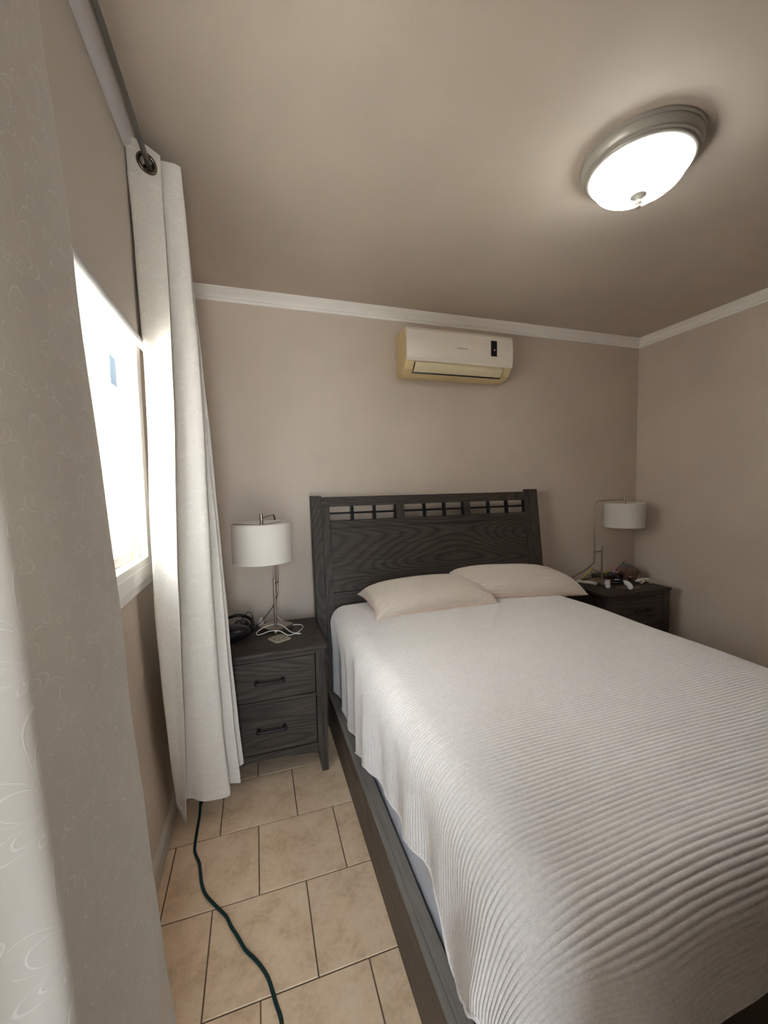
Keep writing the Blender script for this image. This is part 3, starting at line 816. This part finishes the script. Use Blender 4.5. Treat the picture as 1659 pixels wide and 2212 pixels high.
# black charger brick with its lead
b = B(); box(b, -.052, -.022, 2.385, 2.425, ZN, ZN+.03)
ch = solo('power_adapter', b, M_PLBLK, 'small black power adapter behind the headset with a looped lead', 'adapter', bevel=.004)
def local_child(parent, name, bm, m, label=None):
    bmesh.ops.translate(bm, verts=bm.verts, vec=-parent.location); o = mesh(name, bm, m, True); o.parent = parent
    if label: o['label'] = label
    return o
b = B(); tube(b, spline([(-.037, 2.40, ZN+.03), (-.045, 2.40, ZN+.085), (-.065, 2.405, ZN+.105), (-.09, 2.41, ZN+.085), (-.11, 2.40, ZN+.05), (-.10, 2.385, ZN+.006)], 8), .0028, 6); local_child(ch, 'lead', b, M_PLBLK)
# white phone cable
M_WPL = mat('white_plastic', (226, 224, 220), .4)
b = B()
tube(b, spline([(.075, 2.47, ZN+.004), (.088, 2.46, ZN+.03), (.092, 2.44, ZN+.055), (.105, 2.44, ZN+.04), (.135, 2.42, ZN+.012), (.165, 2.39, ZN+.004), (.20, 2.385, ZN+.004), (.235, 2.36, ZN+.004), (.222, 2.29, ZN+.005), (.18, 2.235, ZN+.006), (.14, 2.222, ZN+.007),
              (.10, 2.235, ZN+.030), (.05, 2.255, ZN+.030), (-.01, 2.275, ZN+.010), (-.025, 2.30, ZN+.012), (.0, 2.33, ZN+.022), (.05, 2.345, ZN+.033), (.095, 2.35, ZN+.033), (.125, 2.31, ZN+.028), (.155, 2.262, ZN+.012), (.182, 2.238, ZN+.006)], 8), .0023, 7)
cb = solo('charging_cable', b, M_WPL, 'white charging cable looped over the base of the lamp by the curtain', 'cable', base=(.1, 2.32, ZN), smooth=True)
b = B(); tube(b, [(.182, 2.238, ZN+.006), (.208, 2.222, ZN+.006)], .0045, 10); local_child(cb, 'plug', b, M_WPL)
b = B(); tube(b, [(.208, 2.222, ZN+.006), (.217, 2.2165, ZN+.006)], .0026, 10); local_child(cb, 'plug_tip', b, M_NICKEL, 'metal tip')
# white plug-in charger with a fold of white paper lying behind
b = B(); prism(b, [(-.020, ZN), (.020, ZN), (.014, ZN+.03), (.004, ZN+.052), (-.006, ZN+.03)], 1, 2.455, 2.475)
solo('wall_charger', b, M_WPL, 'small white charger plug standing behind the black adapter', 'charger', bevel=.003)
b = B(); box(b, -.262, -.205, 2.385, 2.43, ZN, ZN+.012)
solo('card', b, M_WPL, 'small white card half hidden by the curtain and the black headset', 'card', bevel=.001)

# ================================================================== things on the right nightstand
b = B(); box(b, -.078, .078, -.021, .021, 0, .020)
bmesh.ops.bevel(b, geom=list(b.edges), offset=.005, segments=3, affect='EDGES')
rm = solo('remote_control', b, M_WPL, 'white remote control lying beside the corner lamp', 'remote', base=(0, 0, 0), smooth=True)
rm.location = (2.518, 2.532, ZN); rm.rotation_euler.z = math.atan2(-.115, .06)
bs = B(); box(bs, -.045, -.012, -.014, .014, .0199, .0206); o = mesh('display', bs, mat('grey_lcd', (120, 124, 122), .3)); o.parent = rm
# dark flat box with book under/behind the lamp
bx = T('flat_box', 'dark brown flat box behind the corner lamp base', 'box', (2.80, 2.585, ZN))
bx.part('box_base', boxb(2.695, 2.985, 2.555, 2.655, ZN, ZN+.022), mat('dark_brown_card', (48, 38, 32), .6), bevel=.002)
bx.part('box_lid', boxb(2.690, 2.990, 2.550, 2.660, ZN+.0225, ZN+.036), mat('olive_brown_card', (62, 54, 40), .55), bevel=.002)
# yellow lanyard standing in two peaks on the box
M_YEL = mat('yellow_ribbon', (206, 188, 60), .6)
b = B()
def ribbon(bm, pts, w):
    V = [Vector(p) for p in pts]; rows = []
    for p in V: rows.append([bm.verts.new(p+Vector((s*.0, t*w/2, s*0))+Vector((0, 0, e))) for s, t, e in ((0, -1, 0), (0, 1, 0), (0, 1, .0012), (0, -1, .0012))])
    for a, c in zip(rows, rows[1:]):
        for k in range(4): bm.faces.new((a[k], a[(k+1) % 4], c[(k+1) % 4], c[k]))
    bm.faces.new(rows[0]); bm.faces.new(rows[-1][::-1])
zb = ZN+.036
ribbon(b, spline([(2.555, 2.63, ZN+.002), (2.605, 2.632, ZN+.045), (2.655, 2.635, ZN+.083), (2.668, 2.635, ZN+.087), (2.70, 2.63, ZN+.065), (2.735, 2.62, zb), (2.79, 2.61, zb), (2.815, 2.61, zb+.02), (2.845, 2.615, zb+.042), (2.87, 2.615, zb+.036), (2.925, 2.61, zb)], 5), .010)
solo('lanyard', b, M_YEL, 'yellow ribbon lanyard peaked over the dark flat box', 'lanyard')
# flat brown card lying under the controller
b = B(); P = [(2.60, 2.335), (2.70, 2.41), (2.815, 2.30), (2.715, 2.235)]
prism(b, P, 2, ZN, ZN+.003); solo('postcard', b, mat('brown_print', (112, 94, 82), .5), 'brown postcard under the white game controller', 'card', bevel=.0006)
# game controller
M_CW = mat('white_satin_plastic', (220, 222, 228), .35)
gc = T('game_controller', 'white and black game controller on the far nightstand', 'controller', (2.62, 2.345, ZN+.003))
ux = Vector((.66, -.75, 0)).normalized() if False else Vector((.80, -.60, 0)).normalized()
fy = Vector((-ux.y*-1, 0, 0))
fwd = Vector((-.60, -.80, 0)).normalized()
CC = Vector((2.632, 2.352, ZN+.003))
def cp(a, bq, c): return CC + ux*a + fwd*bq + Vector((0, 0, c))
for s in (-1, 1):
    pts = [cp(s*.050, -.022, .028), cp(s*.062, .0, .032), cp(s*.070, .028, .030), cp(s*.074, .055, .024), cp(s*.075, .074, .0165), cp(s*.075, .080, .016)]
    b = B(); tube(b, spline(pts, 4), [.018+.0*k for k in range(5)]+[.021]*8+[.0185]*4+[.015, .012, .008, .004], 12); gc.part('grip', b, M_CW, smooth=True)
b = B(); ellip(b, CC+Vector((0, 0, .031))-fwd*.012, (.062, .030, .020), Matrix((ux, -fwd, (0, 0, 1))).transposed().to_3x3(), 24, 12); gc.part('centre_shell', b, M_PLBLK, smooth=True, label='black centre')
b = B(); ellip(b, CC+Vector((0, 0, .045))-fwd*.022, (.030, .016, .009), Matrix((ux, -fwd, (0, 0, 1))).transposed().to_3x3(), 20, 10); gc.part('touchpad', b, M_CW, smooth=True, label='white touchpad')
for s in (-1, 1):
    b = B(); p = cp(s*.028, .006, .040); tube(b, [p, p+Vector((0, 0, .014))], .005, 10); ellip(b, p+Vector((0, 0, .016)), (.0105, .0105, .004), None, 14, 8); gc.part('thumbstick', b, M_PLBLK, smooth=True)
M_BTN = mat('grey_buttons', (150, 152, 160), .4)
for s in (-1, 1):
    for q in range(4):
        a = PI/2*q; p = cp(s*.060+.009*math.cos(a), -.016+.009*math.sin(a), .050); b = B(); ellip(b, p, (.004, .004, .0025), None, 8, 6)
        gc.part('button', b, M_BTN, smooth=True)
# elephant figurine: one skin from joined ellipsoids
def remesh(o, size):
    r = o.modifiers.new('remesh', 'REMESH'); r.mode = 'VOXEL'; r.voxel_size = size; r.use_smooth_shade = True
    s = o.modifiers.new('smooth', 'SMOOTH'); s.iterations = 3; s.factor = .5
M_ELE = mat('carved_brown_wood', (104, 76, 62), .55); n = N(M_ELE); v = n.coord('Object')
a = n.noise(v, 90, 3, .6, .8); n.l(n.ramp(a, [(.4, (74, 54, 46)), (.55, (116, 88, 72)), (.7, (136, 112, 98))]), n.b.inputs['Base Color']); n.l(n.bump(a, .5, .004), n.b.inputs['Normal'])
M_ELB = mat('slate_blue_paint', (98, 96, 104), .6)
EX, EY = 2.905, 2.475
el = T('elephant_figurine', 'carved brown elephant figurine with slate blue head cloth in the corner', 'figurine', (EX, EY, ZN))
ed = Vector((-.80, .60, 0)).normalized(); es = Vector((ed.y, -ed.x, 0))
def ep(a, s, z): return Vector((EX, EY, ZN)) + ed*a + es*s + Vector((0, 0, z))
er = Matrix((ed, es, (0, 0, 1))).transposed().to_3x3()
b = B()
ellip(b, ep(-.012, 0, .078), (.056, .036, .040), er, 20, 14)          # trunk of the body
ellip(b, ep(.040, 0, .098), (.036, .029, .036), er, 18, 12)           # shoulders/head
ellip(b, ep(.066, 0, .094), (.024, .021, .027), er, 16, 12)
for a in (-.042, .026):
    for s in (-.020, .020):
        tube(b, [ep(a, s, .075), ep(a+.003, s, .035), ep(a+.004, s, .010), ep(a+.005, s, .0)], [.019, .0135, .0125, .0145], 12)
tube(b, spline([ep(.080, 0, .094), ep(.096, 0, .070), ep(.098, 0, .042), ep(.086, 0, .024), ep(.070, 0, .020)], 4), [.0145-.0006*k for k in range(17)], 10)
tube(b, spline([ep(-.064, 0, .090), ep(-.074, 0, .066), ep(-.072, 0, .042)], 4), .0035, 6)
o = el.part('elephant_body', b, M_ELE, smooth=True); remesh(o, .0028)
for s in (-1, 1):
    b = B(); ellip(b, ep(.040, s*.033, .086), (.022, .0045, .030), er @ Matrix.Rotation(s*.35, 3, 'Z'), 16, 10); el.part('ear', b, M_ELE, smooth=True)
    b = B(); tube(b, [ep(.080, s*.013, .078), ep(.100, s*.018, .066), ep(.112, s*.018, .068)], [.0035, .003, .001], 8); el.part('tusk', b, M_STITCH, smooth=True, label='pale tusk')
b = B(); ellip(b, ep(.030, 0, .124), (.050, .027, .016), er, 20, 10); el.part('head_cloth', b, M_ELB, smooth=True, label='slate blue cloth')
b = B(); tube(b, spline([ep(.046, 0, .134), ep(.050, 0, .150), ep(.044, 0, .158), ep(.036, 0, .154)], 5), .0032, 6); el.part('plume', b, M_ELB, smooth=True, label='slate blue plume')
# pink round box behind the trunk
b = B(); lathe(b, [(0, 0), (.030, 0), (.033, .006), (.033, .016), (.030, .022), (0, .024)], 0, 0, 24)
bmesh.ops.rotate(b, verts=b.verts, cent=(0, 0, 0), matrix=Matrix.Rotation(math.radians(72), 3, 'X')); bmesh.ops.rotate(b, verts=b.verts, cent=(0, 0, 0), matrix=Matrix.Rotation(math.radians(-40), 3, 'Z'))
lo = min(v.co.z for v in b.verts); bmesh.ops.translate(b, verts=b.verts, vec=(2.885, 2.60, ZN+.0365-lo))
solo('round_tin', b, mat('dusty_pink_enamel', (158, 120, 132), .5), 'dusty pink round tin propped behind the elephant figurine', 'tin', smooth=True)
# white openwork animal
M_BONE = mat('white_porcelain', (226, 220, 206), .4)
an = T('animal_figurine', 'small white openwork animal figurine near the wall corner', 'figurine', (2.935, 2.365, ZN))
AX, AY = 2.935, 2.365
ad = Vector((-.93, .36, 0)).normalized(); asd = Vector((ad.y, -ad.x, 0))
def ap(a, s, z): return Vector((AX, AY, ZN)) + ad*a + asd*s + Vector((0, 0, z))
b = B(); tube(b, spline([ap(.040, 0, .030), ap(.020, 0, .040), ap(-.010, 0, .036), ap(-.035, 0, .034), ap(-.052, 0, .024), ap(-.058, 0, .010)], 4), [.004]*14+[.003]*7, 8); an.part('spine_and_tail', b, M_BONE, smooth=True)
for k in range(5):
    a = .024-.014*k; b = B(); ring(b, ap(a, 0, .029), ad, .0115, .0024, 16, 6); an.part('rib_hoop', b, M_BONE, smooth=True)
for a, d in ((.022, .012), (-.034, -.004)):
    for s in (-1, 1):
        b = B(); tube(b, spline([ap(a, s*.010, .030), ap(a-.008, s*.013, .016), ap(a+d, s*.013, .004), ap(a+d+.006, s*.013, .002)], 4), [.004]*9+[.003]*4, 8); an.part('leg', b, M_BONE, smooth=True)
b = B(); ellip(b, ap(.052, 0, .022), (.017, .010, .011), Matrix((ad, asd, (0, 0, 1))).transposed().to_3x3(), 14, 10); ellip(b, ap(.064, 0, .015), (.010, .006, .006), None, 10, 8)
an.part('head', b, M_BONE, smooth=True)
for s in (-1, 1):
    b = B(); tube(b, [ap(.046, s*.006, .030), ap(.044, s*.009, .040)], [.003, .001], 6); an.part('ear', b, M_BONE, smooth=True)

# ================================================================== air conditioner
ac = T('air_conditioner', 'cream wall-mounted air conditioner above the headboard', 'air conditioner', (1.37, YB, 2.245))
X0, X1 = .970, 1.772
# body: curved lower half, aged yellow
bp = [(2.669, 2.252), (2.669, 2.530), (2.640, 2.540), (2.510, 2.538), (2.492, 2.525), (2.486, 2.322), (2.492, 2.305), (2.520, 2.268), (2.560, 2.248), (2.600, 2.242), (2.655, 2.243)]
b = B(); prism(b, bp, 0, X0, X1); ac.part('ac_body', b, M_ACY, bevel=.006, seg=3)
fp = [(2.560, 2.541), (2.505, 2.540), (2.484, 2.532), (2.473, 2.515), (2.467, 2.45), (2.467, 2.38), (2.472, 2.336), (2.480, 2.318), (2.487, 2.318), (2.487, 2.51), (2.505, 2.531), (2.560, 2.534)]
b = B(); prism(b, fp, 0, X0-.001, X1+.001); pn = ac.part('front_panel', b, M_ACW, bevel=.004, seg=3, label='white front panel')
ac.part('panel_groove', boxb(X0+.03, X1-.12, 2.4665, 2.468, 2.4295, 2.431), M_ACV, parent=pn)
vp = [(2.484, 2.312), (2.478, 2.300), (2.492, 2.282), (2.520, 2.258), (2.5235, 2.262), (2.496, 2.287), (2.4855, 2.304)]
b = B(); prism(b, [(y-.004, z-.001) for y, z in vp], 0, X0+.06, X1-.075); lv = ac.part('louver', b, M_ACV, label='cream air louver')
b = B(); prism(b, [(2.4875, 2.2832), (2.4905, 2.2797), (2.4915, 2.2807), (2.4885, 2.2842)], 0, X0+.062, X1-.077); ac.part('louver_line', b, M_ACY, parent=lv)
b = B(); prism(b, [(2.5005, 2.2965), (2.4900, 2.3135), (2.4835, 2.3150), (2.4740, 2.3015), (2.4865, 2.2810), (2.5180, 2.2540), (2.5290, 2.2535)], 0, X0+.0575, X0+.0598); ac.part('louver_gap', b, M_PLBLK)
b = B(); prism(b, [(2.5005, 2.2965), (2.4900, 2.3135), (2.4835, 2.3150), (2.4740, 2.3015), (2.4865, 2.2810), (2.5180, 2.2540), (2.5290, 2.2535)], 0, X1-.0748, X1-.0725); ac.part('louver_gap', b, M_PLBLK)
ac.part('outlet_slot', boxb(X0+.058, X1-.073, 2.518, 2.532, 2.2500, 2.2560), M_PLBLK)
for x in (X0+.10, X1-.145): ac.part('louver_peg', boxb(x, x+.010, 2.511, 2.520, 2.2475, 2.2545), M_PLBLK)
dp = ac.part('display', boxb(1.592, 1.640, 2.4635, 2.4675, 2.385, 2.490), M_PLBLK, bevel=.002, label='black display strip')
M_LED = mat('red_led', (255, 80, 70), .4); n = N(M_LED); n.b.inputs['Emission Color'].default_value = (1, .25, .2, 1); n.b.inputs['Emission Strength'].default_value = 1.5
b = B(); ellip(b, (1.620, 2.4634, 2.427), (.003, .0008, .003), None, 10, 6); ac.part('led', b, M_LED, parent=dp, label='small lit red dot')
def text_part(t, s, size, loc, rot, m, name, parent=None):
    cu = bpy.data.curves.new('txt', 'FONT'); cu.body = s; cu.size = size; cu.extrude = .0003; cu.align_x = 'CENTER'
    tmp = bpy.data.objects.new('txt', cu); C.objects.link(tmp); bpy.context.view_layer.update()
    me = bpy.data.meshes.new_from_object(tmp.evaluated_get(bpy.context.evaluated_depsgraph_get()))
    bpy.data.objects.remove(tmp); bpy.data.curves.remove(cu)
    me.transform(Matrix.Translation(Vector(loc)-t.loc) @ rot.to_4x4()); me.materials.clear(); me.materials.append(m); me.name = name
    o = link(bpy.data.objects.new(name, me)); o.parent = parent or t.o; return o
text_part(ac, 'Comfortstar', .0155, (1.372, 2.4664, 2.4135), Matrix.Rotation(PI/2, 3, 'X'), M_INK, 'lettering', pn)

# ================================================================== ceiling light
CX, CY = 1.395, 1.185
cl = T('ceiling_light', 'round flush ceiling light with lit fluted glass bowl and pewter rim', 'ceiling light', (CX, CY, 2.53))
b = B(); lathe(b, [(0, 2.6995), (.192, 2.6995), (.198, 2.696), (.198, 2.690), (.191, 2.687), (.193, 2.684), (.193, 2.680), (.184, 2.662), (.181, 2.660), (.183, 2.657), (.183, 2.653), (.174, 2.650), (.176, 2.647), (.174, 2.643), (.165, 2.640), (.150, 2.640), (.146, 2.650), (.150, 2.690), (0, 2.692)], CX, CY, 96)
cl.part('light_pan', b, M_PAN, smooth=True)
def flute(a, r, z):
    k = min(1, max(0, (.138-r)/.03))*min(1, r/.03)
    return 1 - .05*k*(abs(math.cos(7*a+r*3))**14)
b = B()
prof = [(.155, 2.646), (.162, 2.641), (.163, 2.634), (.157, 2.628), (.150, 2.626), (.148, 2.622)]
for k in range(1, 15):
    a = k/14*PI/2; prof.append((.148*math.cos(a)**.8 if k < 14 else .0, 2.622-.060*math.sin(a)))
inn = [(max(r-.003, 0), z+.003) for r, z in prof[::-1]]
lathe(b, prof, CX, CY, 140, flute); cl.part('glass_bowl', b, M_BOWL, smooth=True)
b = B(); lathe(b, [(.0, 2.5635), (.016, 2.5635), (.025, 2.560), (.026, 2.556), (.018, 2.551), (.010, 2.546), (.007, 2.541), (.012, 2.536), (.0125, 2.532), (.008, 2.527), (.0065, 2.523), (.009, 2.519), (.007, 2.514), (0, 2.511)], CX, CY, 32)
cl.part('finial', b, M_PAN, smooth=True)
bl = bpy.data.lights.new('bulb_light', 'POINT'); bl.energy = 1.6; bl.shadow_soft_size = .03; bl.color = (.97, 1, .98)
blo = bpy.data.objects.new('bulb_light', bl); C.objects.link(blo); blo.location = (CX-.062, CY+.015, 2.606)
M_BULB = mat('lit_bulb', (255, 255, 255), .5); n = N(M_BULB); n.b.inputs['Emission Color'].default_value = (.96, 1, .98, 1); n.b.inputs['Emission Strength'].default_value = 3
for dx, dy in ((-.062, .015), (.060, -.02)):
    b = B(); ellip(b, (CX+dx, CY+dy, 2.632), (.034, .026, .017), None, 14, 10)
    if dx < 0: cl.part('bulb', b, M_BULB, smooth=True)
    else: cl.part('bulb', b, M_VINYL, smooth=True, label='dead bulb')

# ================================================================== green extension cord on the floor
pts = [(-.285, 1.915), (-.283, 1.87), (-.300, 1.80), (-.318, 1.72), (-.330, 1.66)]
def floor_pt(px, py, z=.006):
    d = fw + rt*((px-829.5)/F_PX) - up*((py-1106)/F_PX); k = (z-CAM_H)/d.z
    return (d.x*k, d.y*k, z)
pix = [(433, 1738), (431, 1762), (426, 1793), (421, 1827), (421.5, 1843), (430, 1863), (433, 1885), (435.5, 1907), (444, 1932), (466, 1957), (488, 1979), (499, 2001), (513, 2023), (529.6, 2051), (549, 2070), (565.5, 2089.6), (579, 2112), (588, 2139), (596, 2167), (604, 2190), (609, 2214), (612, 2260), (606, 2330), (640, 2420)]
ec = T('extension_cord', 'dark green extension cord winding across the tiles from under the curtain', 'cord', floor_pt(500, 2001, 0))
b = B(); P = spline([floor_pt(*p) for p in pix], 5); tube(b, P, .0058, 8)
M_GRN = mat('dark_green_vinyl', (10, 48, 44), .45); ec.part('flex', b, M_GRN, smooth=True)
p0 = Vector(floor_pt(433, 1738, .012)); b = B(); tube(b, [p0, p0+Vector((.004, .035, 0)), p0+Vector((.006, .06, 0))], [.008, .012, .012], 10); ec.part('plug', b, M_PLBLK, smooth=True, label='black end plug')
